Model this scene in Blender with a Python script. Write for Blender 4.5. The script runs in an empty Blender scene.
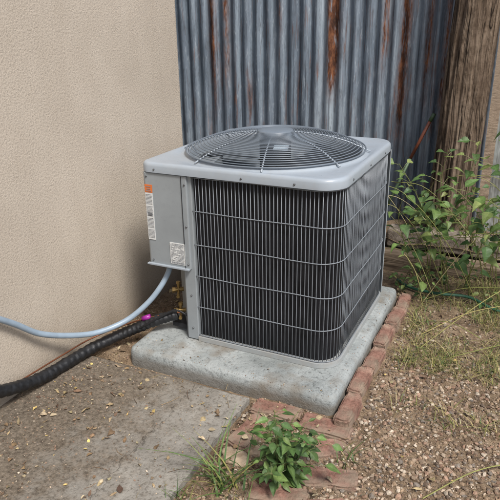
import bpy, bmesh, math, random
import numpy as np
from mathutils import Vector, Matrix, noise
random.seed(7); np.random.seed(7)
S=bpy.context.scene
rnd=random.uniform
def lin(c):
    return tuple((x/255/12.92 if x/255<=0.04045 else ((x/255+0.055)/1.055)**2.4) for x in c)
def L4(c): return (*lin(c),1)
def J(c,a,b):
    q=rnd(a,b); return tuple(x*q*rnd(.95,1.05) for x in c)

# ------------------------------------------------------------ materials
class MB:
    def __init__(s,name,rough=.6,metal=0.,spec=.5):
        s.m=bpy.data.materials.new(name); s.m.use_nodes=True
        s.t=s.m.node_tree; s.n=s.t.nodes; s.b=s.n['Principled BSDF']
        s.b.inputs['Roughness'].default_value=rough; s.b.inputs['Metallic'].default_value=metal
        s.b.inputs['Specular IOR Level'].default_value=spec
        s.tc=s.n.new('ShaderNodeTexCoord').outputs['Object']
    def link(s,a,b): s.t.links.new(a,b)
    def mapv(s,scale=(1,1,1),loc=(0,0,0)):
        n=s.n.new('ShaderNodeMapping'); n.inputs['Scale'].default_value=scale; n.inputs['Location'].default_value=loc
        s.link(s.tc,n.inputs[0]); return n.outputs[0]
    def noise(s,scale,detail=3,rough=.6,vec=None,dist=0.):
        n=s.n.new('ShaderNodeTexNoise'); n.inputs['Scale'].default_value=scale; n.inputs['Detail'].default_value=min(detail,3)
        n.inputs['Roughness'].default_value=rough; n.inputs['Distortion'].default_value=dist
        s.link(vec if vec is not None else s.tc,n.inputs['Vector']); return n.outputs['Fac']
    def ramp(s,fac,stops,interp='LINEAR'):
        n=s.n.new('ShaderNodeValToRGB'); r=n.color_ramp; r.interpolation=interp
        while len(r.elements)<len(stops): r.elements.new(.5)
        for e,(p,c) in zip(r.elements,stops):
            e.position=p; e.color=c if len(c)==4 else (*c,1)
        s.link(fac,n.inputs[0]); return n.outputs[0]
    def mask(s,fac,a,b):
        if a<b: return s.ramp(fac,[(a,(0,0,0)),(b,(1,1,1))])
        return s.ramp(fac,[(b,(1,1,1)),(a,(0,0,0))])
    def mix(s,fac,a,b,mode='MIX'):
        n=s.n.new('ShaderNodeMix'); n.data_type='RGBA'; n.blend_type=mode
        for sock,v in ((n.inputs[0],fac),(n.inputs[6],a),(n.inputs[7],b)):
            if isinstance(v,(int,float)): sock.default_value=v
            elif isinstance(v,tuple): sock.default_value=v if len(v)==4 else (*v,1)
            else: s.link(v,sock)
        return n.outputs[2]
    def math(s,op,a,b=None,clamp=False):
        n=s.n.new('ShaderNodeMath'); n.operation=op; n.use_clamp=clamp
        for i,v in enumerate((a,b)):
            if v is None: continue
            if isinstance(v,(int,float)): n.inputs[i].default_value=v
            else: s.link(v,n.inputs[i])
        return n.outputs[0]
    def sep(s):
        n=s.n.new('ShaderNodeSeparateXYZ'); s.link(s.tc,n.inputs[0]); return n.outputs
    def color(s,c):
        if isinstance(c,tuple): s.b.inputs['Base Color'].default_value=c if len(c)==4 else (*c,1)
        else: s.link(c,s.b.inputs['Base Color'])
    def rough(s,c): s.link(c,s.b.inputs['Roughness'])
    def bump(s,h,strength=.5,dist=.003):
        n=s.n.new('ShaderNodeBump'); n.inputs['Strength'].default_value=strength; n.inputs['Distance'].default_value=dist
        s.link(h,n.inputs['Height']); s.link(n.outputs[0],s.b.inputs['Normal'])
    def attr(s,name='Col'):
        n=s.n.new('ShaderNodeAttribute'); n.attribute_name=name; return n.outputs['Color']

k=MB('stucco',.94,0,.15)
grain=k.noise(120,3,.8)
c=k.ramp(k.noise(1.3,3,.6),[(.3,L4((184,173,158))),(.7,L4((199,188,173)))])
c=k.mix(.7,c,k.ramp(grain,[(.33,(.70,.69,.68)),(.52,(1,1,1))]),'MULTIPLY')
c=k.mix(.3,c,k.ramp(k.noise(9,3,.7,k.mapv((1,1,.35))),[(.35,(.84,.82,.8)),(.6,(1,1,1))]),'MULTIPLY')
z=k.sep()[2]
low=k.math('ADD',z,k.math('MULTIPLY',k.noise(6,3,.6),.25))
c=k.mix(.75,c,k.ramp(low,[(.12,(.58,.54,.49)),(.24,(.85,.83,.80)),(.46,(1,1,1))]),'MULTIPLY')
k.color(c); k.bump(grain,.75,.005)
M_stucco=k.m

def paint(name,rgb,rough=.42,metal=.0,var=.12,dirt=.3,dust=0):
    k=MB(name,rough,metal,.5)
    a=lin(rgb)
    c=k.mix(k.mask(k.noise(6,3,.65),.35,.7),tuple(x*(1-var) for x in a),tuple(min(1,x*(1+var*.5)) for x in a))
    if dirt:
        nz=k.noise(55,3,.7)
        c=k.mix(k.math('MULTIPLY',k.mask(nz,.56,.75),dirt),c,tuple(x*.62 for x in a))
        k.rough(k.ramp(nz,[(.3,(rough-.03,)*3),(.7,(rough+.07,)*3)]))
    if dust: c=k.mix(k.math('MULTIPLY',k.mask(k.noise(14,3,.8),.46,.68),dust),c,L4((150,142,130)))
    k.color(c)
    return k.m
M_cab=paint('cabinet_paint',(142,148,151),.4,0,.1,.25)
M_lid=paint('lid_paint',(156,165,173),.30,0,.07,.10,.12)
M_wire=paint('wire_coat',(124,130,136),.4,0,.1,0)
M_guard=paint('guard_coat',(110,119,128),.35,0,.1,0)
M_pan=paint('base_pan',(156,160,160),.5,0,.1,.3,.4)
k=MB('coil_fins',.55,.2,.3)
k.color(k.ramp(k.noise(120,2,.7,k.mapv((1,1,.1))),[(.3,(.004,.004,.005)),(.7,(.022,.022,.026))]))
M_coil=k.m
k=MB('fan_dark',.45,.3); k.color((.05,.055,.06)); M_fan=k.m
k=MB('inner_dark',.7,0,.2); k.color((.03,.031,.033)); M_inner=k.m

k=MB('pad_concrete',.85,0,.25)
g=k.noise(70,3,.8)
c=k.ramp(k.noise(5,3,.65),[(.3,L4((126,131,130))),(.5,L4((146,151,150))),(.72,L4((166,170,169)))])
c=k.mix(.9,c,k.ramp(g,[(.30,(.42,.42,.42)),(.45,(.95,.95,.95)),(.6,(1.05,1.05,1.05))]),'MULTIPLY')
c=k.mix(k.math('MULTIPLY',k.mask(k.noise(4,3,.75),.50,.66),.8),c,L4((116,108,96)))
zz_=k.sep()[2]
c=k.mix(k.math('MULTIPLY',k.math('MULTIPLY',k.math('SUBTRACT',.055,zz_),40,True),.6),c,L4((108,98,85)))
k.color(c); k.bump(g,.7,.006)
M_pad=k.m

k=MB('old_concrete',.93,0,.2)
X=k.sep()
g=k.noise(75,3,.8); b4=k.noise(4,3,.7)
c=k.ramp(b4,[(.28,L4((110,106,99))),(.5,L4((138,134,126))),(.72,L4((160,156,147)))])
c=k.mix(.85,c,k.ramp(g,[(.32,(.5,.48,.45)),(.5,(1,1,1))]),'MULTIPLY')
n12=k.noise(11,3,.75)
dm=k.math('ADD',k.math('MULTIPLY',X[0],-.4),k.math('ADD',k.math('MULTIPLY',b4,.22),k.math('MULTIPLY',n12,.4)))
dm=k.mask(dm,.71,.86)
dirt=k.ramp(g,[(.3,L4((66,57,48))),(.5,L4((99,89,76))),(.7,L4((127,115,101)))])
c=k.mix(k.math('MULTIPLY',dm,.9),c,dirt)
cr=k.math('ABSOLUTE',k.math('ADD',k.math('ADD',X[0],1.115),k.math('MULTIPLY',k.math('SUBTRACT',n12,.5),.09)))
crm=k.math('MULTIPLY',k.math('SUBTRACT',1.,k.math('MULTIPLY',cr,340.),True),.6)
c=k.mix(crm,c,L4((48,42,36)))
k.color(c); k.bump(g,.8,.006)
M_slab=k.m

k=MB('soil',.97,0,.15)
g=k.noise(60,3,.85)
c=k.ramp(k.noise(9,3,.72),[(.3,L4((98,84,68))),(.5,L4((127,111,92))),(.7,L4((151,135,114)))])
c=k.mix(.85,c,k.ramp(g,[(.33,(.42,.4,.38)),(.53,(1.1,1.05,1))]),'MULTIPLY')
k.color(c); k.bump(g,1,.012)
M_soil=k.m

def attrmat(name,rough,nscale=80,lo=.7,hi=1.1,trans=0,spec=.3):
    k=MB(name,rough,0,spec)
    c=k.mix(1.,k.attr(),k.ramp(k.noise(nscale,2,.65),[(.3,(lo,)*3),(.7,(hi,)*3)]),'MULTIPLY')
    k.color(c)
    if trans:
        tr=k.n.new('ShaderNodeBsdfTranslucent'); k.link(c,tr.inputs[0])
        mx=k.n.new('ShaderNodeMixShader'); mx.inputs[0].default_value=trans
        out=k.n['Material Output']
        k.link(k.b.outputs[0],mx.inputs[1]); k.link(tr.outputs[0],mx.inputs[2]); k.link(mx.outputs[0],out.inputs[0])
    return k.m
M_stone=attrmat('stones',.9,200,.65,1.15)
M_leaf=attrmat('leaves',.5,60,.75,1.15,.3,.4)
M_dry=attrmat('dry_leaves',.85,90,.7,1.15)

k=MB('brick',.92,0,.2)
g=k.noise(70,3,.8)
c=k.ramp(k.noise(11,3,.7),[(.3,L4((108,80,70))),(.5,L4((138,104,91))),(.72,L4((162,132,116)))])
c=k.mix(.8,c,k.ramp(g,[(.33,(.55,.52,.5)),(.52,(1,1,1))]),'MULTIPLY')
c=k.mix(k.math('MULTIPLY',k.mask(k.noise(8,3,.75,k.mapv(loc=(3,1,2))),.40,.62),.85),c,L4((136,122,106)))
k.color(c); k.bump(g,.8,.005); M_brick=k.m
k=MB('flagstone',.9,0,.2); g=k.noise(30,3,.75); k.color(k.ramp(g,[(.3,L4((140,122,100))),(.7,L4((182,164,142)))])); k.bump(g,.7,.006); M_flag=k.m

# corrugated metal
k=MB('galvanized_weathered',.48,.35,.5)
X=k.sep()
base=k.ramp(k.noise(3.2,3,.7,k.mapv((1,1,.22))),[(.3,L4((100,112,124))),(.5,L4((128,140,152))),(.72,L4((160,171,181)))])
streak=k.noise(36,3,.85,k.mapv((1,1,.022)))
base=k.mix(.95,base,k.ramp(streak,[(.32,(.28,.28,.29)),(.46,(.80,.81,.83)),(.66,(1.25,1.25,1.22))]),'MULTIPLY')
blot=k.noise(44,3,.9,k.mapv((1,1,.16),(1,0,0)))
base=k.mix(k.math('MULTIPLY',k.mask(blot,.52,.72),.65),base,L4((76,79,83)))
base=k.mix(k.math('MULTIPLY',k.mask(blot,.44,.28),.55),base,L4((184,193,201)))
rs=None
for x0,w,z0,st in ((-2.13,.026,.80,1.2),(-2.02,.018,.90,.95),(-1.255,.036,.95,2.0),(-.80,.028,.66,1.45),(-.93,.014,1.05,.9),(-.66,.020,.9,1.1),(-.56,.018,.7,.9),(-1.62,.016,1.2,.7)):
    d=k.math('DIVIDE',k.math('SUBTRACT',X[0],x0),w); g=k.math('EXPONENT',k.math('MULTIPLY',k.math('MULTIPLY',d,d),-1))
    v=k.math('MULTIPLY',g,k.math('MULTIPLY',k.math('SUBTRACT',X[2],z0-.1),3,True)); v=k.math('MULTIPLY',v,st)
    rs=v if rs is None else k.math('MAXIMUM',rs,v)
rn=k.math('ADD',k.noise(34,3,.95,k.mapv((1,1,.13),(2,0,5))),-.30)
rs=k.math('MULTIPLY',rs,k.math('MULTIPLY',rn,3.8),True)
gen=k.math('MULTIPLY',k.mask(k.noise(15,3,.9,k.mapv((1,1,.09),(7,0,3))),.55,.69),.8)
rs=k.math('MAXIMUM',rs,gen,True)
rust=k.ramp(k.noise(30,3,.9,k.mapv((1,1,.3))),[(.32,L4((52,36,30))),(.5,L4((98,62,44))),(.68,L4((146,98,68)))])
c=k.mix(rs,base,rust)
k.color(c); k.rough(k.mix(rs,(.46,.46,.46),(.9,.9,.9))); M_corr=k.m

def woodm(name,vec,stops,bd,sc=30,crack=False):
    k=MB(name,.9,0,.2); g=k.noise(sc,3,.8,k.mapv(vec),.6)
    c=k.ramp(g,stops)
    c=k.mix(.75,c,k.ramp(k.noise(6,3,.75),[(.35,(.5,.46,.42)),(.6,(1,1,1))]),'MULTIPLY')
    if crack:
        c=k.mix(.7,c,k.ramp(k.noise(60,3,.8),[(.35,(.55,.53,.5)),(.55,(1,1,1))]),'MULTIPLY')
        k2=k.noise(9,3,.7,k.mapv((1,1,.05),(3,3,0)),.8)
        cm=k.mask(k.math('ABSOLUTE',k.math('SUBTRACT',k2,.5)),.018,.0)
        c=k.mix(cm,c,L4((30,23,18)))
    k.color(c); k.bump(g,1,bd); return k.m
M_wood=woodm('weathered_wood',(1,1,.09),[(.3,L4((64,52,43))),(.44,L4((106,91,77))),(.6,L4((132,116,100))),(.75,L4((152,137,120)))],.02,24,True)
M_boards=woodm('pale_boards',(1,1,.08),[(.33,L4((120,122,118))),(.6,L4((178,182,178)))],.004)
M_timber=woodm('timber',(.07,1,1),[(.33,L4((66,54,44))),(.5,L4((126,111,94))),(.75,L4((160,144,124)))],.01)
k=MB('planter_block',.92,0,.2); g=k.noise(45,3,.8)
k.color(k.mix(.7,k.ramp(k.noise(12,3,.7),[(.33,L4((112,101,90))),(.6,L4((152,141,128)))]),k.ramp(g,[(.35,(.5,.5,.5)),(.55,(1,1,1))]),'MULTIPLY')); k.bump(g,.8,.008); M_block=k.m

def simple(name,rgb,rough=.5,metal=0,var=.15,ns=30):
    k=MB(name,rough,metal); a=lin(rgb)
    if var<.08: k.color(a)
    else: k.color(k.ramp(k.noise(ns,2,.65),[(.3,tuple(x*(1-var) for x in a)),(.7,tuple(x*(1+var) for x in a))]))
    return k.m
M_foam=simple('black_insulation',(28,29,31),.5,0,.5,60)
M_whip=simple('conduit_vinyl',(140,156,170),.38,0,.1,18)
M_copper=simple('copper',(150,98,72),.4,.8)
M_brass=simple('brass',(150,126,80),.45,.8,.3)
M_purple=simple('purple_cap',(150,40,140),.4)
M_ghose=simple('green_hose',(48,92,70),.5)
M_white=simple('label_white',(206,208,206),.5,0,.03)
M_orange=simple('label_orange',(206,112,56),.5,0,.05)
M_ink=simple('label_ink',(120,122,126),.6,0,.05)
M_screw=simple('screw_zinc',(120,122,124),.35,.8)
M_label2=simple('pale_label',(176,192,202),.4,0,.05)
M_pole=simple('tool_handle',(66,84,58),.5,0,.4,25)
M_poler=simple('tool_handle_wood',(120,68,48),.55,0,.3,25)
M_blackpl=simple('black_plastic',(24,24,26),.4,0,.05)

# ------------------------------------------------------------ mesh utils
def mkobj(name,verts,faces,mat,parent=None,smooth=False,cols=None):
    me=bpy.data.meshes.new(name); me.from_pydata([tuple(v) for v in verts],[],[tuple(f) for f in faces]); me.update()
    me.materials.append(mat)
    if smooth: me.polygons.foreach_set('use_smooth',[True]*len(me.polygons))
    if cols is not None:
        a=me.color_attributes.new('Col','FLOAT_COLOR','POINT')
        arr=np.ones((len(verts),4),dtype=np.float32); arr[:,:3]=np.array(cols,dtype=np.float32)[:,:3]
        a.data.foreach_set('color',arr.ravel())
    o=bpy.data.objects.new(name,me); S.collection.objects.link(o)
    if parent: o.parent=parent
    return o
def empty(name):
    o=bpy.data.objects.new(name,None); S.collection.objects.link(o); o.empty_display_size=.1; return o
class Acc:
    def __init__(s): s.v=[];s.f=[];s.c=[]
    def add(s,v,f,c=(.5,.5,.5)):
        b=len(s.v); s.v+= [tuple(x) for x in v]; s.f+=[tuple(i+b for i in q) for q in f]
        if isinstance(c,list): s.c+=c
        else: s.c+=[c]*len(v)
    def obj(s,name,mat,parent=None,smooth=False): return mkobj(name,s.v,s.f,mat,parent,smooth,s.c)
def catmull(P,n=8):
    P=[Vector(p) for p in P]; out=[]
    Q=[P[0]*2-P[1]]+P+[P[-1]*2-P[-2]]
    for i in range(1,len(Q)-2):
        for j in range(n):
            t=j/n; a,b,c,d=Q[i-1],Q[i],Q[i+1],Q[i+2]
            out.append(.5*((2*b)+(c-a)*t+(2*a-5*b+4*c-d)*t*t+(3*b-a-3*c+d)*t**3))
    out.append(P[-1]); return out
def tube(acc,pts,r,seg=8,col=(.5,.5,.5),closed=False,cap=True,spiral=None):
    n=len(pts); vs=[];fs=[]; pts=[Vector(p) for p in pts]
    prev=None
    for i,p in enumerate(pts):
        if closed: t=(pts[(i+1)%n]-pts[i-1])
        else: t=pts[min(i+1,n-1)]-pts[max(i-1,0)]
        t.normalize()
        if prev is None:
            a=Vector((0,0,1)) if abs(t.z)<.9 else Vector((1,0,0))
            u=t.cross(a).normalized()
        else: u=(prev-t*prev.dot(t)).normalized()
        prev=u; w=t.cross(u)
        rr=r[i] if isinstance(r,(list,tuple)) else r
        for k_ in range(seg):
            an=2*math.pi*k_/seg; q=rr
            if spiral:
                ph=(i*spiral+k_/seg)%1.0; q=rr+.0034*ph+.0022*noise.noise(Vector((i*.3,k_*.8,0)))
            vs.append(p+u*(q*math.cos(an))+w*(q*math.sin(an)))
    m=n if closed else n-1
    for i in range(m):
        for k_ in range(seg):
            a=i*seg+k_; b=i*seg+(k_+1)%seg; c=((i+1)%n)*seg+(k_+1)%seg; d=((i+1)%n)*seg+k_
            fs.append((a,b,c,d))
    if cap and not closed:
        fs.append(tuple(range(seg-1,-1,-1))); fs.append(tuple((n-1)*seg+k_ for k_ in range(seg)))
    acc.add(vs,fs,col)
def box(acc,c,s,rot=None,col=(.5,.5,.5)):
    vs=[]
    for x in(-1,1):
        for y in(-1,1):
            for z in(-1,1):
                v=Vector((x*s[0]/2,y*s[1]/2,z*s[2]/2))
                if rot is not None: v=rot@v
                vs.append(v+Vector(c))
    acc.add(vs,[(0,1,3,2),(4,6,7,5),(0,4,5,1),(2,3,7,6),(0,2,6,4),(1,5,7,3)],col)
def bevel(o,w,seg=3):
    m=o.modifiers.new('bv','BEVEL'); m.width=w; m.segments=seg; m.limit_method='ANGLE'; m.angle_limit=math.radians(35)
def prism(name,poly,z0,z1,mat,parent=None,bw=0,seg=3):
    n=len(poly); v=[(x,y,z0) for x,y in poly]+[(x,y,z1) for x,y in poly]
    f=[tuple(range(n-1,-1,-1)),tuple(range(n,2*n))]+[(i,(i+1)%n,n+(i+1)%n,n+i) for i in range(n)]
    o=mkobj(name,v,f,mat,parent)
    if bw: bevel(o,bw,seg)
    return o
def rrect(x0,x1,y0,y1,r,seg=8,straight=6):
    if not isinstance(r,tuple): r=(r,)*4
    out=[]
    C=[(x1-r[0],y0+r[0],r[0],-90),(x1-r[1],y1-r[1],r[1],0),(x0+r[2],y1-r[2],r[2],90),(x0+r[3],y0+r[3],r[3],180)]
    for i,(cx,cy,rr,a) in enumerate(C):
        arc=[(cx+rr*math.cos(math.radians(a+90*j/seg)),cy+rr*math.sin(math.radians(a+90*j/seg))) for j in range(seg+1)]
        out+=arc
        nx=C[(i+1)%4]; e=(nx[0]+nx[2]*math.cos(math.radians(nx[3])),nx[1]+nx[2]*math.sin(math.radians(nx[3])))
        s=arc[-1]
        for j in range(1,straight): out.append((s[0]+(e[0]-s[0])*j/straight,s[1]+(e[1]-s[1])*j/straight))
    return out
def loft(name,rings,mat,parent,smooth=True,capfirst=False,caplast=False):
    n=len(rings[0]); v=[p for r in rings for p in r]; f=[]
    for i in range(len(rings)-1):
        for j in range(n):
            f.append((i*n+j,i*n+(j+1)%n,(i+1)*n+(j+1)%n,(i+1)*n+j))
    if capfirst: f.append(tuple(range(n-1,-1,-1)))
    if caplast: f.append(tuple((len(rings)-1)*n+j for j in range(n)))
    return mkobj(name,v,f,mat,parent,smooth)
def autosm(o,ang=35):
    m=o.modifiers.new('es','EDGE_SPLIT'); m.split_angle=math.radians(ang)

# ------------------------------------------------------------ ground
def gz(x,y):
    v=Vector((x,y,0))
    z=.002+.010*noise.noise(v*2.3)+.006*noise.noise(v*9)+.003*noise.noise(v*27)
    if x<-.86 and y<1.84: z=min(z,-.01)
    return z
def axis(lo,hi,dn,far):
    a=list(np.arange(lo,hi,dn)); s=dn; x=hi; 
    while x<far: a.append(x); s*=1.45; x+=s
    a.append(far); s=dn; x=lo-dn; b=[]
    while x>-far: b.append(x); s*=1.45; x-=s
    b.append(-far); return sorted(b)+a
xs=axis(-1.9,1.4,.022,80); ys=axis(.6,4.2,.022,80)
v=[(x,y,gz(x,y) if (-4<x<4 and -2<y<7) else -.01) for y in ys for x in xs]
nx=len(xs); f=[(j*nx+i,j*nx+i+1,(j+1)*nx+i+1,(j+1)*nx+i) for j in range(len(ys)-1) for i in range(nx-1)]
mkobj('ground',v,f,M_soil,smooth=True)

hs=empty('stucco_house')
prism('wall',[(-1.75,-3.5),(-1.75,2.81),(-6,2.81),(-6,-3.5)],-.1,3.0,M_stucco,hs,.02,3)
prism('roof_eave',[(-1.45,-3.8),(-1.45,2.72),(-6.2,2.72),(-6.2,-3.8)],3.003,3.16,M_boards,hs,.01,2)

SZ=.022
def slab():
    x0,x1,y0,y1=-1.75,-.885,-1.5,1.80
    nxs=np.linspace(x0,x1,60); nys=np.linspace(y0,y1,260)
    v=[];f=[]
    n=len(nxs); m=len(nys)
    for j,y in enumerate(nys):
        for i,x in enumerate(nxs):
            e=(i==n-1); e2=(i==n-2)
            wv=.012*noise.noise(Vector((0,y*9,3)))+.006*noise.noise(Vector((0,y*40,3)))
            xx=x+(wv if e else (wv+x1-x-.006 if e2 else 0))
            yy=y+(.010*noise.noise(Vector((x*9,0,7))) if j==m-1 else 0)
            z=SZ+.002*noise.noise(Vector((x*6,y*6,0)))
            if e or j==m-1: z-=.007
            v.append((xx,yy,z))
    for j in range(m-1):
        for i in range(n-1): f.append((j*n+i,j*n+i+1,(j+1)*n+i+1,(j+1)*n+i))
    b=len(v)
    for j in range(m): p=v[j*n+n-1]; v.append((p[0]+.003,p[1],-.09))
    for j in range(m-1): f.append((j*n+n-1,b+j,b+j+1,(j+1)*n+n-1))
    b2=len(v)
    for i in range(n): p=v[(m-1)*n+i]; v.append((p[0],p[1]+.003,-.09))
    for i in range(n-1): f.append(((m-1)*n+i,(m-1)*n+i+1,b2+i+1,b2+i))
    mkobj('concrete_walkway',v,f,M_slab)
slab()

P=rrect(-1.50,-.545,1.835,2.93,.035,6,14)
def off(P,d):
    out=[]; n=len(P)
    for i,(x,y) in enumerate(P):
        a=P[i-1];b=P[(i+1)%n]; t=Vector((b[0]-a[0],b[1]-a[1])); t.normalize()
        out.append((x-t.y*d,y+t.x*d))
    return out
rings=[]
for d,z in ((0,-.04),(0.0,.04),(.003,.062),(.008,.073),(.018,.079),(.03,.080)):
    rings.append([(x+.002*noise.noise(Vector((x*14,y*14,z*9))),y+.002*noise.noise(Vector((x*14,y*14,z*9+5))),z+.0012*noise.noise(Vector((x*20,y*20,z*5)))) for x,y in off(P,d)])
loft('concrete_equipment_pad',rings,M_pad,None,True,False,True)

# ------------------------------------------------------------ AC unit
ac=empty('air_conditioner_condenser_unit')
PX0,PX1,PY0,PY1=-1.475,-.600,2.000,2.845
ZT=.882
cx,cy=(PX0+PX1)/2,(PY0+PY1)/2
per=rrect(PX0,PX1,PY0,PY1,(.10,.10,.05,.05),12,14)
def ring(P,d,z): return [(x,y,z) for x,y in off(P,d)]
R=.385
def circ(P,r,z):
    o=[]
    for x,y in P:
        a=math.atan2(y-cy,x-cx); o.append((cx+r*math.cos(a),cy+r*math.sin(a),z))
    return o
def lerp(A,B,t,z): return [(a[0]+(b[0]-a[0])*t,a[1]+(b[1]-a[1])*t,z) for a,b in zip(A,B)]
top=ring(per,.016,ZT-.001); ci=circ(per,R+.022,ZT-.008)
rings=[ring(per,.006,ZT-.044),ring(per,.0,ZT-.042),ring(per,0,ZT-.016),ring(per,.003,ZT-.007),ring(per,.009,ZT-.002),top,
 lerp(top,ci,.35,ZT-.003),lerp(top,ci,.75,ZT-.007),ci,circ(per,R+.012,ZT-.004),circ(per,R+.006,ZT+.006),circ(per,R,ZT+.008),circ(per,R-.006,ZT+.004),circ(per,R-.012,ZT-.02),circ(per,R-.018,ZT-.12),circ(per,R-.01,ZT-.2)]
o=loft('top_cover',rings,M_lid,ac,True); autosm(o,60)
def path(d):
    x1=PX1-.010-d; y0=PY0+.022+d; y1=PY1-.012-d; r=.092-d*.5
    pts=[(-1.236,y0)]
    nseg=30
    ex=x1-r
    for j in range(1,nseg): pts.append((-1.236+(ex+1.236)*j/nseg,y0))
    for j in range(13): a=math.radians(-90+90*j/12); pts.append((x1-r+r*math.cos(a),y0+r+r*math.sin(a)))
    for j in range(1,nseg): pts.append((x1,y0+r+(y1-y0-2*r)*j/nseg))
    for j in range(13): a=math.radians(90*j/12); pts.append((x1-r+r*math.cos(a),y1-r+r*math.sin(a)))
    pts.append((-1.40,y1)); return pts
cp=path(.016); n=len(cp)
v=[(x,y,.095) for x,y in cp]+[(x,y,.845) for x,y in cp]
mkobj('condenser_coil',v,[(i,i+1,n+i+1,n+i) for i in range(n-1)],M_coil,ac,True)
def resample(P,step):
    out=[];acc=0;nextd=0
    for i in range(len(P)-1):
        a=Vector(P[i]);b=Vector(P[i+1]);L=(b-a).length
        while nextd<=acc+L:
            out.append(tuple(a+(b-a)*((nextd-acc)/L))); nextd+=step
        acc+=L
    return out
gv=resample(path(0),.0165)
A=Acc()
for i,(x,y) in enumerate(gv[1:]):
    q=.0008
    tube(A,[(x,y,.098),(x+rnd(-q,q),y+rnd(-q,q),.3),(x+rnd(-q,q),y+rnd(-q,q),.6),(x,y,.842)],.0016,6)
A.obj('grille_vertical_wires',M_wire,ac,True)
A=Acc(); go=path(-.003)
for z in (.108,.25,.396,.542,.688,.832):
    tube(A,[(x,y,z+.0012*math.sin(i*.25+z*20)) for i,(x,y) in enumerate(go)],.0021,6)
A.obj('grille_horizontal_wires',M_wire,ac,True)
def band(name,d0,z0,z1,mat,th=.012):
    P_=path(d0); n=len(P_); Q=path(d0+th)
    v=[(x,y,z0) for x,y in P_]+[(x,y,z1) for x,y in P_]+[(x,y,z1) for x,y in Q]+[(x,y,z0) for x,y in Q]
    f=[]
    for i in range(n-1):
        for k_ in range(4): f.append((k_*n+i,k_*n+i+1,((k_+1)%4)*n+i+1,((k_+1)%4)*n+i))
    o=mkobj(name,v,f,mat,ac,True); autosm(o,40); return o
band('base_pan_rim',-.010,.0815,.102,M_pan,.03)
band('top_channel',-.002,.836,.8385,M_cab)
prism('base_pan_floor',[(-1.236,2.03),(-.66,2.03),(-.625,2.1),(-.625,2.8),(-1.452,2.815),(-1.452,2.24),(-1.29,2.03)],.0825,.097,M_pan,ac)
prism('rear_corner_post',[(-.660,2.836),(-.606,2.790),(-.603,2.793),(-.657,2.839)],.1,.84,M_cab,ac)
prism('service_panel',[(-1.236,2.016),(-1.290,2.016),(-1.455,2.24),(-1.455,2.82),(-1.40,2.82),(-1.40,2.28),(-1.27,2.10),(-1.236,2.06)],.084,.838,M_cab,ac,.003,2)
prism('control_box',[(-1.252,2.006),(-1.455,2.006),(-1.468,2.019),(-1.468,2.42),(-1.30,2.42),(-1.252,2.2)],.425,.8375,M_cab,ac,.005,3)
A=Acc()
for x,z in ((-1.262,.80),(-1.262,.62),(-1.262,.45),(-1.445,.82),(-1.44,.445),(-1.262,.30),(-1.262,.14)):
    y=2.0055 if z>.43 else 2.0155
    tube(A,[(x,y,z),(x,y-.003,z)],[.0045,.0035],8)
A.obj('panel_screws',M_screw,ac,True)
A=Acc()
box(A,(-1.276,2.0045,.632),(.0016,.003,.405)); A.obj('panel_seam',M_inner,ac)
A=Acc(); box(A,(-1.36,2.0,.428),(.21,.014,.006)); A.obj('box_bottom_flange',M_lid,ac)
A=Acc(); box(A,(-1.437,2.0045,.768),(.036,.002,.034)); A.obj('warning_label_header',M_orange,ac)
A=Acc(); box(A,(-1.437,2.0045,.645),(.036,.002,.209)); A.obj('warning_label_body',M_white,ac)
A=Acc()
for i in range(34):
    if i%9==8: continue
    x=-1.452
    while x<-1.424:
        w_=rnd(.003,.008); w_=min(w_,-1.422-x); box(A,(x+w_/2,2.0030,.742-i*.0058),(w_,.001,.0016)); x+=w_+.0014
for zz_ in (.776,.766,.758): box(A,(-1.437,2.003,zz_),(.028*rnd(.6,1),.001,.003))
box(A,(-1.437,2.003,.655),(.022,.001,.016))
A.obj('warning_label_text',M_ink,ac)
A=Acc(); box(A,(-1.312,2.0045,.492),(.074,.002,.098)); A.obj('rating_label',M_white,ac)
A=Acc()
for i in range(15):
    x=-1.345
    while x<-1.282:
        w_=rnd(.003,.012); w_=min(w_,-1.280-x)
        if random.random()<.82: box(A,(x+w_/2,2.0030,.536-i*.0055),(w_,.001,.0016))
        x+=w_+.0016
for j in range(22): box(A,(-1.343+j*.0029,2.003,.450),(.0012*rnd(.5,1.5),.001,.008))
A.obj('rating_label_text',M_ink,ac)
A=Acc()
for x in (-1.40,-1.0,-.78): tube(A,[(x,PY0-.0005,ZT-.028),(x,PY0-.003,ZT-.028)],[.0045,.0035],8)
for y in (2.15,2.4,2.65): tube(A,[(PX1+.0005,y,ZT-.028),(PX1+.003,y,ZT-.028)],[.0045,.0035],8)
A.obj('cover_screws',M_screw,ac,True)
def dome(r):
    t=r/(R+.008); return ZT+.012+.072*(1-t**2.6)
A=Acc()
nr=25
for i in range(nr):
    r=.072+(R+.010-.072)*(i/(nr-1)); N=72
    tube(A,[(cx+r*math.cos(2*math.pi*j/N),cy+r*math.sin(2*math.pi*j/N),dome(r)) for j in range(N)],.0021 if i<nr-1 else .0035,6,closed=True)
A.obj('fan_guard_rings',M_guard,ac,True)
A=Acc()
for q in range(8):
    a=2*math.pi*(q+.35)/8; pts=[]
    for i in range(12):
        r=.05+(R+.012-.05)*i/11; pts.append((cx+r*math.cos(a),cy+r*math.sin(a),dome(r)-.0045))
    pts.append((cx+(R+.03)*math.cos(a),cy+(R+.03)*math.sin(a),ZT-.001))
    tube(A,pts,.0034,6)
A.obj('fan_guard_spokes',M_lid,ac,True)
N=48; rr=[]
for r,z in ((.080,-.004),(.080,.001),(.076,.004),(.055,.008),(.02,.010),(.001,.0105)):
    rr.append([(cx+r*math.cos(2*math.pi*j/N),cy+r*math.sin(2*math.pi*j/N),dome(.07)+z) for j in range(N)])
loft('fan_guard_cap',rr,M_guard,ac,True,True,True)
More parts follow.
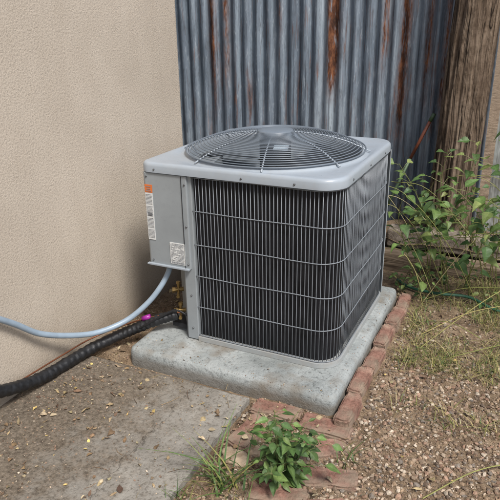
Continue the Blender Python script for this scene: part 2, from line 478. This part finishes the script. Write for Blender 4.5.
A=Acc(); tube(A,[(cx,cy,dome(.05)-.01),(cx,cy,dome(.05)-.03),(cx,cy,dome(.05)-.16),(cx,cy,dome(.05)-.17)],[.06,.07,.07,.05],32); o=A.obj('fan_motor',M_fan,ac,True); autosm(o)
A=Acc()
for b in range(3):
    a0=2*math.pi*b/3+.5; vs=[];fs=[]
    nr_=8;na=8
    for i in range(nr_):
        r=.06+(.345-.06)*i/(nr_-1)
        w=.55+.45*(i/(nr_-1))
        for j in range(na):
            t=j/(na-1)-.5; a=a0+t*1.25*w+.25*(i/(nr_-1)); z=ZT-.075+t*.085*w*(.6+.4*r/.345)+.01*math.cos(t*3)
            vs.append((cx+r*math.cos(a),cy+r*math.sin(a),z))
    for i in range(nr_-1):
        for j in range(na-1): fs.append((i*na+j,i*na+j+1,(i+1)*na+j+1,(i+1)*na+j))
    A.add(vs,fs)
o=A.obj('fan_blades',M_fan,ac,True); sm=o.modifiers.new('s','SOLIDIFY'); sm.thickness=.003
A=Acc(); box(A,(cx+.115,cy-.21,dome(.24)-.008),(.06,.05,.0015),Matrix.Rotation(.25,3,'Z')@Matrix.Rotation(.22,3,'X')); A.obj('guard_label',M_label2,ac)
prism('inner_floor',[(-1.40,2.06),(-.66,2.06),(-.66,2.78),(-1.40,2.78)],.10,.12,M_inner,ac)
N=40
tub=[[(cx+.13*math.cos(2*math.pi*j/N),cy+.13*math.sin(2*math.pi*j/N),z) for j in range(N)] for z in (.12,.40,.42)]
loft('compressor',tub,M_blackpl,ac,True,False,True)
A=Acc()
for (x,y,z) in ((-1.350,2.095,.175),(-1.385,2.140,.255)):
    d=Vector((-.77,-.6,0)).normalized()
    p=Vector((x,y,z)); 
    tube(A,[p+d*-.02,p+d*.035],.010,10); tube(A,[p+d*.035,p+d*.05],.013,6)
    q=p+d*.02; tube(A,[q,q+Vector((0,0,.03))],.007,8); tube(A,[q+Vector((0,0,.028)),q+Vector((0,0,.04))],.010,6)
    tube(A,[p+d*.02,p+d*.02+Vector((.02,-.035,-.01))],.006,8); tube(A,[p+d*.02+Vector((.02,-.035,-.01)),p+d*.02+Vector((.026,-.05,-.013))],.008,6)
o=A.obj('service_valves',M_brass,ac,True); autosm(o,40)

ls=empty('refrigerant_line_set')
A=Acc()
pts=catmull([(-1.37,2.06,.165),(-1.44,2.015,.145),(-1.53,1.975,.105),(-1.61,1.91,.072),(-1.665,1.80,.056),(-1.69,1.66,.052),(-1.70,1.52,.060),(-1.705,1.38,.095),(-1.71,1.2,.16),(-1.71,.9,.2),(-1.8,.7,.2)],24)
rad=[.0228+.003*noise.noise(Vector((i*.12,0,0))) for i in range(len(pts))]
tube(A,pts,rad,20,spiral=.19); A.obj('insulated_suction_line',M_foam,ls,True)
A=Acc()
tube(A,catmull([(-1.345,2.06,.18),(-1.42,2.02,.17),(-1.52,1.98,.142),(-1.62,1.915,.108),(-1.685,1.80,.092),(-1.71,1.66,.086),(-1.722,1.5,.088),(-1.725,1.3,.10),(-1.74,1.1,.12),(-1.80,1.0,.12)],10),.0035,8)
A.obj('copper_liquid_line',M_copper,ls,True)
A=Acc(); tube(A,[(-1.480,2.0,.158),(-1.515,1.985,.146)],.012,12); A.obj('purple_cap',M_purple,ls,True)
A=Acc(); tube(A,catmull([(-1.30,2.04,.18),(-1.36,2.03,.20),(-1.42,2.0,.17),(-1.50,1.965,.12),(-1.60,1.93,.06)],8),.005,8); A.obj('control_wire',M_blackpl,ls,True)

wh=empty('electrical_conduit_whip')
A=Acc()
pts=catmull([(-1.398,2.06,.425),(-1.398,2.055,.38),(-1.425,2.02,.31),(-1.475,1.975,.235),(-1.545,1.90,.170),(-1.62,1.79,.150),(-1.675,1.67,.185),(-1.705,1.55,.250),(-1.715,1.45,.340),(-1.72,1.35,.42),(-1.725,1.2,.52),(-1.76,1.1,.6)],10)
tube(A,pts,.0125,14); A.obj('conduit',M_whip,wh,True)
A=Acc(); tube(A,[(-1.398,2.06,.43),(-1.398,2.06,.415)],.024,8); tube(A,[(-1.398,2.06,.415),(-1.398,2.057,.395)],.018,12); A.obj('conduit_fitting',M_screw,wh,True)

# ------------------------------------------------------------ bricks
def brick(name,c,rotz,tilt=(0,0),s=(.195,.09,.057),mat=M_brick):
    A=Acc()
    R_=Matrix.Rotation(rotz,3,'Z')@Matrix.Rotation(tilt[0],3,'X')@Matrix.Rotation(tilt[1],3,'Y')
    box(A,(0,0,0),s); sd=rnd(0,50)
    bm=bmesh.new(); vv=[bm.verts.new(q) for q in A.v]
    for q in A.f: bm.faces.new([vv[i] for i in q])
    bmesh.ops.bevel(bm,geom=bm.edges[:]+bm.verts[:],offset=.007,segments=2,affect='EDGES')
    bmesh.ops.subdivide_edges(bm,edges=[e for e in bm.edges if e.calc_length()>.03],cuts=6,use_grid_fill=True)
    for q in bm.verts:
        q.co+=noise.noise_vector(q.co*22+Vector((sd,0,0)))*.006+noise.noise_vector(q.co*60+Vector((sd,9,0)))*.003; q.co=R_@q.co
    me=bpy.data.meshes.new(name); bm.to_mesh(me); bm.free(); me.materials.append(mat)
    o=bpy.data.objects.new(name,me); o.location=c; S.collection.objects.link(o); return o
y=1.86
while y<3.0:
    brick('paving_brick',(-.500+rnd(-.008,.008),y,.002+rnd(-.010,.006)),math.pi/2+rnd(-.05,.05),(rnd(-.07,.07),rnd(-.03,.03)),(.190,.062,.09)); y+=.203
for c_,r_ in (((-.795,1.62,-.008),1.42),((-.755,1.775,-.010),.05),((-.548,1.755,-.006),-.06),((-.53,1.64,-.016),.55),((-.635,1.545,-.018),1.15),((-.46,1.51,-.010),.25),((-.585,1.375,-.012),.2),((-.39,1.40,-.018),.4),((-.50,1.27,-.014),.1)):
    brick('paving_brick',c_,r_,(rnd(-.07,.07),rnd(-.05,.05)))
def rock(name,c,s,mat,sub=3,sd=0):
    bm=bmesh.new(); bmesh.ops.create_icosphere(bm,subdivisions=sub,radius=1)
    for q in bm.verts:
        nn=1+.35*noise.noise(q.co*1.3+Vector((sd,0,0)))+.1*noise.noise(q.co*4+Vector((sd,0,0))); q.co=q.co*nn
        q.co=Vector((q.co.x*s[0],q.co.y*s[1],max(-.8,min(.75,q.co.z))*s[2]))
    me=bpy.data.meshes.new(name); bm.to_mesh(me); bm.free(); me.materials.append(mat)
    o=bpy.data.objects.new(name,me); o.location=c; S.collection.objects.link(o); return o
rock('flat_stone',(-.785,1.475,.012),(.052,.038,.014),M_flag,3,3)
rock('flat_stone',(-.73,1.535,.010),(.035,.028,.012),M_flag,3,9)

# ------------------------------------------------------------ gravel
t=(1+5**.5)/2
IV=np.array([(-1,t,0),(1,t,0),(-1,-t,0),(1,-t,0),(0,-1,t),(0,1,t),(0,-1,-t),(0,1,-t),(t,0,-1),(t,0,1),(-t,0,-1),(-t,0,1)],float); IV/=np.linalg.norm(IV[0])
IF=np.array([(0,11,5),(0,5,1),(0,1,7),(0,7,10),(0,10,11),(1,5,9),(5,11,4),(11,10,2),(10,7,6),(7,1,8),(3,9,4),(3,4,2),(3,2,6),(3,6,8),(3,8,9),(4,9,5),(2,4,11),(6,2,10),(8,6,7),(9,8,1)])
pal=np.array([lin(c) for c in ((138,120,101),(158,138,117),(114,97,82),(178,160,139),(146,118,98),(106,92,79),(190,176,157),(132,122,111),(152,130,106),(160,132,112))])
def gravel(name,N,region,smin,smax,pw=2.2):
    P=[];Sz=[]
    while len(P)<N:
        q=region()
        if q is None: continue
        P.append(q); Sz.append(smin+(smax-smin)*random.random()**pw)
    P=np.array(P);Sz=np.array(Sz); N=len(P)
    V=IV[None]*(1+np.random.uniform(-.28,.28,(N,12,1)))*Sz[:,None,None]*np.random.uniform(.65,1.25,(N,1,3))
    V[:,:,2]*=.75
    a=np.random.uniform(0,6.28,N); ca,sa=np.cos(a)[:,None],np.sin(a)[:,None]
    V=np.stack([V[:,:,0]*ca-V[:,:,1]*sa,V[:,:,0]*sa+V[:,:,1]*ca,V[:,:,2]],2)+P[:,None,:]; V[:,:,2]+=Sz[:,None]*.35
    F_=(IF[None]+(np.arange(N)*12)[:,None,None]).reshape(-1,3)
    Cc=pal[np.random.randint(0,len(pal),N)]*np.random.uniform(.7,1.15,(N,1))
    return mkobj(name,V.reshape(-1,3).tolist(),F_.tolist(),M_stone,None,False,np.repeat(Cc,12,axis=0))
def reg1():
    y=random.random()**1.3*2.2+1.0; x=-.46+random.random()*1.4
    if y>2.2 and random.random()<(y-2.2)*1.1+.3*noise.noise(Vector((x*4,y*4,0))): return None
    return (x,y,gz(x,y))
gravel('gravel',27000,reg1,.0025,.0100,2.8)
def reg2():
    x=rnd(-.87,-.44); y=rnd(.9,1.83); return (x,y,gz(x,y))
gravel('loose_gravel',4500,reg2,.002,.008)
def reg3():
    x=rnd(-1.74,-.89); y=rnd(.8,2.6)
    if y>1.80: 
        if x>-1.51: return None
        return (x,y,gz(x,y))
    if random.random()>.12+.9*max(0,(-x-1.25)): return None
    return (x,y,SZ)
gravel('grit',3600,reg3,.001,.0040)
def reg4():
    a=random.random()
    if a<.6: return (rnd(-1.48,-.57),1.835+.13*random.random()**2+.012,.079)
    return (rnd(-.595,-.555),rnd(1.9,2.9),.079)
gravel('pad_grit',420,reg4,.0007,.0026)

# ------------------------------------------------------------ leaves
def leafm(acc,base,d,nrm,Ln,W,col,fold=.25,droop=.3,prof=(.0,.78,1,.82,.45,0),wav=0):
    d=Vector(d).normalized(); nrm=Vector(nrm); nrm=(nrm-d*nrm.dot(d)).normalized(); s=d.cross(nrm)
    vs=[];fs=[];cs=[]; n=len(prof)
    for i,w in enumerate(prof):
        t=i/(n-1); c0=Vector(base)+d*(Ln*t)-nrm*(droop*Ln*t*t)
        hw=W*.5*w
        ww=wav*random.uniform(-1,1)*W
        vs+= [c0-s*hw+nrm*(hw*fold+ww), c0, c0+s*hw+nrm*(hw*fold-ww)]
        cs+= [tuple(x*.95 for x in col),tuple(min(1,x*1.25) for x in col),tuple(x*.95 for x in col)]
    for i in range(n-1):
        a=i*3; fs+=[(a,a+1,a+4,a+3),(a+1,a+2,a+5,a+4)]
    acc.add(vs,fs,cs)
greens=[lin(c) for c in ((76,102,56),(94,120,66),(64,90,50),(112,136,76),(84,112,66),(130,142,84))]
yel=[lin(c) for c in ((186,174,116),(160,158,96),(198,186,136),(142,146,82))]
litter=[lin(c) for c in ((164,146,112),(140,118,90),(118,98,78),(172,158,130),(98,80,64),(150,134,108),(128,106,80))]
A=Acc()
def lit(x,y,z,sc=1):
    a=rnd(0,6.28); Ln=(.009+.026*random.random()**1.9)*sc
    leafm(A,(x,y,z+rnd(.001,.005)),(math.cos(a),math.sin(a),rnd(-.05,.3)),(rnd(-.5,.5),rnd(-.5,.5),1),Ln,Ln*rnd(.3,.75),J(random.choice(litter),.6,1.1),rnd(-.3,.9),rnd(-.4,.6),wav=.14)
for _ in range(480):
    x=-1.72+random.random()**1.5*.85; y=rnd(.8,1.79)
    if noise.noise(Vector((x*5,y*5,2)))<-.12: continue
    lit(x,y,SZ)
for _ in range(110):
    x=rnd(-1.74,-1.52); y=rnd(1.82,2.7); lit(x,y,gz(x,y)+.004)
for _ in range(340):
    x=rnd(-.44,.9); y=rnd(1.1,3.3); lit(x,y,gz(x,y)+.008)
for _ in range(120):
    x=rnd(-.86,-.45); y=rnd(1.0,1.82); lit(x,y,gz(x,y)+.02)
for _ in range(20): lit(rnd(-1.48,-.6),rnd(1.85,1.98),.079,.5)
for _ in range(240):
    x=rnd(-.62,.5); y=rnd(2.95,3.35); lit(x,y,gz(x,y)+.006)
litter=[lin(c) for c in ((206,182,118),(196,170,110))]
for _ in range(26): lit(rnd(-1.68,-.95),rnd(.95,1.78),SZ,.8)
for _ in range(30):
    x=rnd(-.44,.5); y=rnd(1.1,3.0); lit(x,y,gz(x,y)+.01,.9)
litter=[lin(c) for c in ((164,146,112),(140,118,90),(118,98,78),(172,158,130),(98,80,64))]
A.obj('leaf_litter',M_dry)
A=Acc()
for _ in range(260):
    x=rnd(-1.7,.8); y=rnd(.9,3.2)
    if -1.52<x<-.45 and y>1.8: continue
    z=SZ+.003 if x<-.88 and y<1.8 else gz(x,y)+.012
    a=rnd(0,6.28); l=rnd(.02,.09); q=Vector((x,y,z)); d=Vector((math.cos(a),math.sin(a),rnd(-.02,.08)))
    tube(A,[q,q+d*l*.5+Vector((rnd(-.006,.006),rnd(-.006,.006),0)),q+d*l],[.0012,.001,.0005],4,J(random.choice(litter),.5,1))
A.obj('twigs',M_dry)
A=Acc()
def blade(x,y,z,h,lean,col,w=.0022):
    a=rnd(0,6.28); d=Vector((math.cos(a),math.sin(a),0)); s=Vector((-d.y,d.x,0)); vs=[];n=4
    for i in range(n+1):
        t=i/n; c0=Vector((x,y,z))+d*(lean*h*t**1.6)+Vector((0,0,h*t*(1-.35*t*lean))); ww=w*(1-t*.9)
        vs+=[c0-s*ww,c0+s*ww]
    A.add(vs,[(2*i,2*i+1,2*i+3,2*i+2) for i in range(n)],col)
for _ in range(1400):
    X0=rnd(-.43,.9); Y0=1.95+1.35*random.random()**.7
    if noise.noise(Vector((X0*3,Y0*3,5)))<-.18: continue
    for _ in range(random.randint(4,12)):
        x=X0+random.gauss(0,.018); y=Y0+random.gauss(0,.018)
        if x<-.45: continue
        g=random.random(); col=random.choice(yel) if g<.60 else random.choice(greens) if g<.80 else random.choice(litter)
        blade(x,y,gz(x,y),rnd(.02,.085),rnd(.3,2.2),J(col,.75,1.1),rnd(.0009,.0022))
A.obj('dry_grass',M_leaf)

def stemplant(name,stems,leafsize,nleaf,cols,stemcol,rs=.003,prof=(.0,.78,1,.82,.45,0),jit=.02,wr=.7,extra=None,t0=.15):
    A=Acc()
    for st in stems:
        P_=catmull([Vector(p)+Vector((rnd(-jit,jit),rnd(-jit,jit),rnd(-jit,jit)))*(0 if i==0 else 1) for i,p in enumerate(st)],8)
        n=len(P_); tube(A,P_,[rs*(1-.7*i/n) for i in range(n)],5,stemcol)
        for q in range(nleaf):
            i=int(n*(t0+(.98-t0)*(q+rnd(-.3,.3))/nleaf)); i=max(1,min(n-2,i))
            p=P_[i]; tdir=(P_[i+1]-P_[i-1]).normalized()
            a=q*2.4+rnd(-.5,.5); side=Vector((math.cos(a),math.sin(a),rnd(.0,.5)))
            d=(side+tdir*.4).normalized(); pl=leafsize*rnd(.3,.8)
            e=p+d*pl; tube(A,[p,p+d*pl*.5+Vector((0,0,.004)),e],.0009,4,stemcol,cap=False)
            Ln=leafsize*rnd(.45,1.2)
            leafm(A,e,(d.x,d.y,d.z-rnd(.1,.9)),(rnd(-.5,.5),rnd(-.5,.5)-.2,1),Ln,Ln*wr*rnd(.8,1.1),J(random.choice(cols),.75,1.15),rnd(.1,.5),rnd(.1,.6),prof,wav=.04)
    if extra: extra(A)
    return A.obj(name,M_leaf)
st=[]
bx,by=-.605,1.455
for i in range(25):
    a=i*2.4; r=rnd(.03,.15); h_=rnd(.12,.255)*(1.15-r*2.6)
    st.append([(bx+.018*math.cos(a),by+.018*math.sin(a),-.01),(bx+r*.5*math.cos(a),by+r*.5*math.sin(a),h_*.6),(bx+r*math.cos(a),by+r*math.sin(a),h_)])
stemplant('broadleaf_weed',st,.046,9,[greens[i] for i in (0,0,1,1,3,4)],lin((122,130,84)),.0022,(0,.6,.95,1,.72,.4,0),.010,.60)
A=Acc()
for _ in range(56):
    x=-.76+random.gauss(0,.03); y=1.35+random.gauss(0,.04)
    blade(x,y,0,rnd(.08,.22),rnd(.5,1.5),J(random.choice(greens[1:]+yel[1:2]),.85,1.25),rnd(.0022,.0048))
A.obj('grass_clump',M_leaf)
A=Acc()
for bx_,by_ in ((-.66,1.27),(-.86,1.24),(-.43,1.62),(-.68,1.68)):
    for _ in range(16): blade(bx_+random.gauss(0,.02),by_+random.gauss(0,.02),0,rnd(.03,.09),rnd(.4,1.6),J(random.choice(greens+yel),.8,1.1),rnd(.0015,.003))
A.obj('grass_clump',M_leaf)
st=[[(-.30,3.15,-.02),(-.38,3.05,.3),(-.50,2.97,.58),(-.57,2.92,.76)],
[(-.25,3.2,-.02),(-.2,3.1,.35),(-.28,3.0,.58),(-.45,2.95,.66)],
[(-.1,3.0,-.02),(-.15,2.97,.3),(-.28,2.95,.48),(-.42,2.93,.46)],
[(0,2.95,-.02),(-.03,2.95,.4),(-.13,2.95,.58),(-.28,2.95,.62)],
[(.12,2.85,-.02),(.02,2.85,.45),(-.10,2.85,.5),(-.17,2.85,.32)],
[(-.45,3.2,-.02),(-.47,3.12,.2),(-.50,3.05,.38),(-.47,3.0,.5)],
[(-.48,3.15,-.02),(-.53,3.05,.25),(-.56,2.98,.48),(-.55,2.93,.66)],
[(-.38,3.1,-.02),(-.42,3.0,.12),(-.50,2.98,.2),(-.52,2.95,.3)],
[(-.33,3.15,-.02),(-.36,3.05,.22),(-.40,3.0,.42),(-.36,2.95,.56)],
[(-.2,3.1,-.02),(-.22,3.0,.25),(-.2,2.95,.45),(-.12,2.9,.6)],
[(-.05,3.1,-.02),(-.08,3.0,.3),(-.05,2.95,.5),(-.16,2.9,.68)],
[(-.22,3.2,-.02),(-.25,3.2,.4),(-.27,3.2,.66),(-.22,3.15,.86)],
[(-.12,3.2,-.02),(-.1,3.15,.4),(-.14,3.1,.70),(-.26,3.05,.80)],
[(-.02,3.15,-.02),(-.0,3.1,.4),(-.04,3.05,.72),(-.12,3.0,.92)],
[(-.35,3.2,-.02),(-.38,3.2,.35),(-.42,3.2,.62),(-.38,3.15,.78)],
[(-.42,3.15,-.02),(-.44,3.1,.25),(-.40,3.05,.45),(-.30,3.0,.50)],
[(.25,3.2,-.02),(.2,3.1,.5),(.1,3.0,.7),(-.05,2.95,.78)],
[(.15,3.1,-.02),(.1,3.0,.35),(.0,2.9,.42),(-.10,2.88,.36)],
[(.4,3.0,-.02),(.35,3.0,.4),(.3,2.9,.6)]]
def straw(A_):
    for _ in range(34):
        x=rnd(-.45,.5); y=rnd(2.9,3.3); a=rnd(2.2,4.2) if random.random()<.7 else rnd(0,6.28); l=rnd(.3,.8)
        q=Vector((x,y,0)); d=Vector((math.cos(a)*.6,math.sin(a)*.35,1))
        tube(A_,catmull([q,q+d*l*.5,q+d*l*.85+Vector((math.cos(a)*.1,0,-.02)),q+d*l*.95+Vector((math.cos(a)*.26,0,-.07))],6),.0016,4,random.choice(yel))
stemplant('tall_weeds',st,.072,13,[greens[i] for i in (0,1,3,3,4,5)],lin((140,146,90)),.0032,(0,.85,1,.85,.6,.3,0),.03,.74,straw,.28)
A=Acc()
for a,b in (((-.36,2.60,.01),(.0,2.86,.12)),((-.2,2.45,.01),(.35,2.75,.08)),((-.42,2.95,.02),(-.05,3.0,.14)),((0.05,2.2,.01),(.4,2.5,.05)),((-.34,2.45,.02),(.12,2.85,.34)),((-.5,3.0,.30),(.0,2.8,.5)),((-.36,2.75,.01),(-.1,2.6,.05)),((-.16,1.55,.01),(.1,1.85,.01))):
    a=Vector(a);b=Vector(b); tube(A,catmull([a,(a+b)/2+Vector((0,0,.03)),b],6),.0020,5,J(random.choice(yel),.75,.95))
A.obj('dead_stalks',M_dry)
st=[]
for i in range(28):
    x=rnd(-.60,.3); y=rnd(2.95,3.3); st.append([(x,y,-.02),(x+rnd(-.04,.04),y-.02,.06),(x+rnd(-.08,.08),y-.04,rnd(.08,.16))])
stemplant('ground_weeds',st,.035,6,greens,lin((110,120,70)),.0015,jit=.005)
st=[]
for i in range(34):
    x=rnd(-.66,.6); y=rnd(3.50,3.58); st.append([(x,y,.14),(x+rnd(-.04,.04),y-.02,.26),(x+rnd(-.1,.1),y-.05,rnd(.3,.6))])
stemplant('planter_weeds',st,.06,8,greens,lin((120,120,70)),.002,jit=.01)

A=Acc(); tube(A,catmull([(-.60,3.17,.015),(-.5,3.08,.02),(-.36,3.02,.04),(-.2,3.05,.035),(-.05,2.98,.02),(.15,3.0,.02),(.5,2.9,.02),(.9,3.1,.02)],8),.008,10); A.obj('garden_hose',M_ghose,None,True)

rb=empty('raised_planter_bed')
A=Acc(); box(A,(-.72,3.37,.045),(.64,.10,.13)); o=A.obj('timber_edge',M_timber,rb); bevel(o,.008)
A=Acc(); box(A,(.02,3.40,.04),(.80,.10,.12),Matrix.Rotation(.05,3,'Z')); o=A.obj('timber_edge_2',M_timber,rb); bevel(o,.008)
for i,x in enumerate((-.62,-.38,-.13,.13,.40)):
    A=Acc(); box(A,(x,3.50+rnd(-.01,.01),.165+rnd(-.006,.006)),(.236,.12,.115),Matrix.Rotation(rnd(-.04,.04),3,'Z')); o=A.obj('block_%d'%i,M_block,rb); bevel(o,.014)
v=[];f=[];ni=40;nj=8
for j in range(nj):
    for i in range(ni):
        x=-1.0+1.8*i/(ni-1); y=3.43+.39*j/(nj-1); v.append((x,y,.15+.03*noise.noise(Vector((x*8,y*8,0)))))
for j in range(nj-1):
    for i in range(ni-1): f.append((j*ni+i,j*ni+i+1,(j+1)*ni+i+1,(j+1)*ni+i))
mkobj('bed_soil',v,f,M_soil,rb,True)

v=[];f=[];pit=.084;x=-4.6;sh=0
while x<-.30:
    x1=min(x+pit*8.3,-.27); n=int((x1-x)/(pit/12))+1; oy=.005*(sh%2)
    zs=np.linspace(-.03,2.15,12); b=len(v)
    tl=rnd(-.004,.004)
    for zz in zs:
        for i in range(n):
            xx=x+(x1-x)*i/(n-1); v.append((xx+.004*noise.noise(Vector((xx*2,zz*2,4))),3.86+oy+tl*zz+.0115*math.sin(2*math.pi*xx/pit)+.006*noise.noise(Vector((xx*3,zz*2,0))),zz))
    for j in range(len(zs)-1):
        for i in range(n-1): f.append((b+j*n+i,b+j*n+i+1,b+(j+1)*n+i+1,b+(j+1)*n+i))
    x+=pit*8; sh+=1
mkobj('corrugated_metal_fence',v,f,M_corr,None,True)
bf=empty('board_fence')
x=-.22;i=0
while x<2.2:
    A=Acc(); box(A,(x+.05,3.90+rnd(-.003,.003),.95),(.094,.02,1.96)); o=A.obj('board_%d'%i,M_boards,bf); x+=.102; i+=1
rings=[]
N=120
for j in range(90):
    z=-.05+2.3*j/89; rg=[]
    for i in range(N):
        a=2*math.pi*i/N; r=.138*(1-.075*z)
        r=r/(max(abs(math.cos(a)),abs(math.sin(a)))**.35)*.95
        g=noise.noise(Vector((math.cos(a)*4,math.sin(a)*4,z*.9)))+.6*noise.noise(Vector((math.cos(a)*16,math.sin(a)*16,z*1.6)))
        cr=abs(noise.noise(Vector((math.cos(a)*7+5,math.sin(a)*7,z*.35))))
        r+=.014*g-.02*max(0,1-cr*12)
        rg.append((-.425+.026*z+.014*noise.noise(Vector((0,0,z*1.5)))+r*math.cos(a),3.71+r*math.sin(a),z))
    rings.append(rg)
loft('wooden_post',rings,M_wood,None,True,False,True)
tl=empty('leaning_garden_tool')
A=Acc(); tube(A,[(-.85,3.68,.15),(-.68,3.70,.60)],.009,10); A.obj('handle_lower',M_pole,tl,True)
A=Acc(); tube(A,[(-.68,3.70,.60),(-.585,3.71,.83)],.010,10); A.obj('handle_upper',M_poler,tl,True)
A=Acc(); tube(A,[(-.585,3.71,.83),(-.565,3.713,.875)],.012,10); A.obj('grip',M_pole,tl,True)

# ------------------------------------------------------------ camera
th=math.radians(21.5);yw=math.radians(25.8);ro=math.radians(1.0)
h=Vector((-math.sin(yw),math.cos(yw),0)); r=Vector((math.cos(yw),math.sin(yw),0)); zz=Vector((0,0,1))
fw=h*math.cos(th)-zz*math.sin(th); u=h*math.sin(th)+zz*math.cos(th)
r2=r*math.cos(ro)-u*math.sin(ro); u2=u*math.cos(ro)+r*math.sin(ro)
cd=bpy.data.cameras.new('camera'); cam=bpy.data.objects.new('camera',cd); S.collection.objects.link(cam)
M=Matrix(((r2.x,u2.x,-fw.x,0),(r2.y,u2.y,-fw.y,0),(r2.z,u2.z,-fw.z,1.44),(0,0,0,1))); cam.matrix_world=M
cd.sensor_width=36; cd.lens=36*598/500; cd.clip_start=.02; cd.clip_end=500
S.camera=cam

w=bpy.data.worlds.new('World'); S.world=w; w.use_nodes=True
nt=w.node_tree; bg=nt.nodes['Background']; sk=nt.nodes.new('ShaderNodeTexSky'); sk.sky_type='NISHITA'; sk.sun_disc=False
sd=Vector((.58,-.42,.98)).normalized()
el=math.asin(sd.z); az=math.atan2(sd.x,sd.y)
sk.sun_elevation=el; sk.sun_rotation=az; sk.dust_density=3; sk.air_density=1.0
nt.links.new(sk.outputs[0],bg.inputs[0]); bg.inputs[1].default_value=.15
sl=bpy.data.lights.new('sun','SUN'); sl.energy=3.8; sl.angle=math.radians(14); sl.color=(1,.97,.93)
so=bpy.data.objects.new('sun',sl); S.collection.objects.link(so); so.rotation_euler=(-sd).to_track_quat('-Z','Y').to_euler()
S.view_settings.view_transform='Standard'; S.view_settings.look='None'; S.view_settings.exposure=0
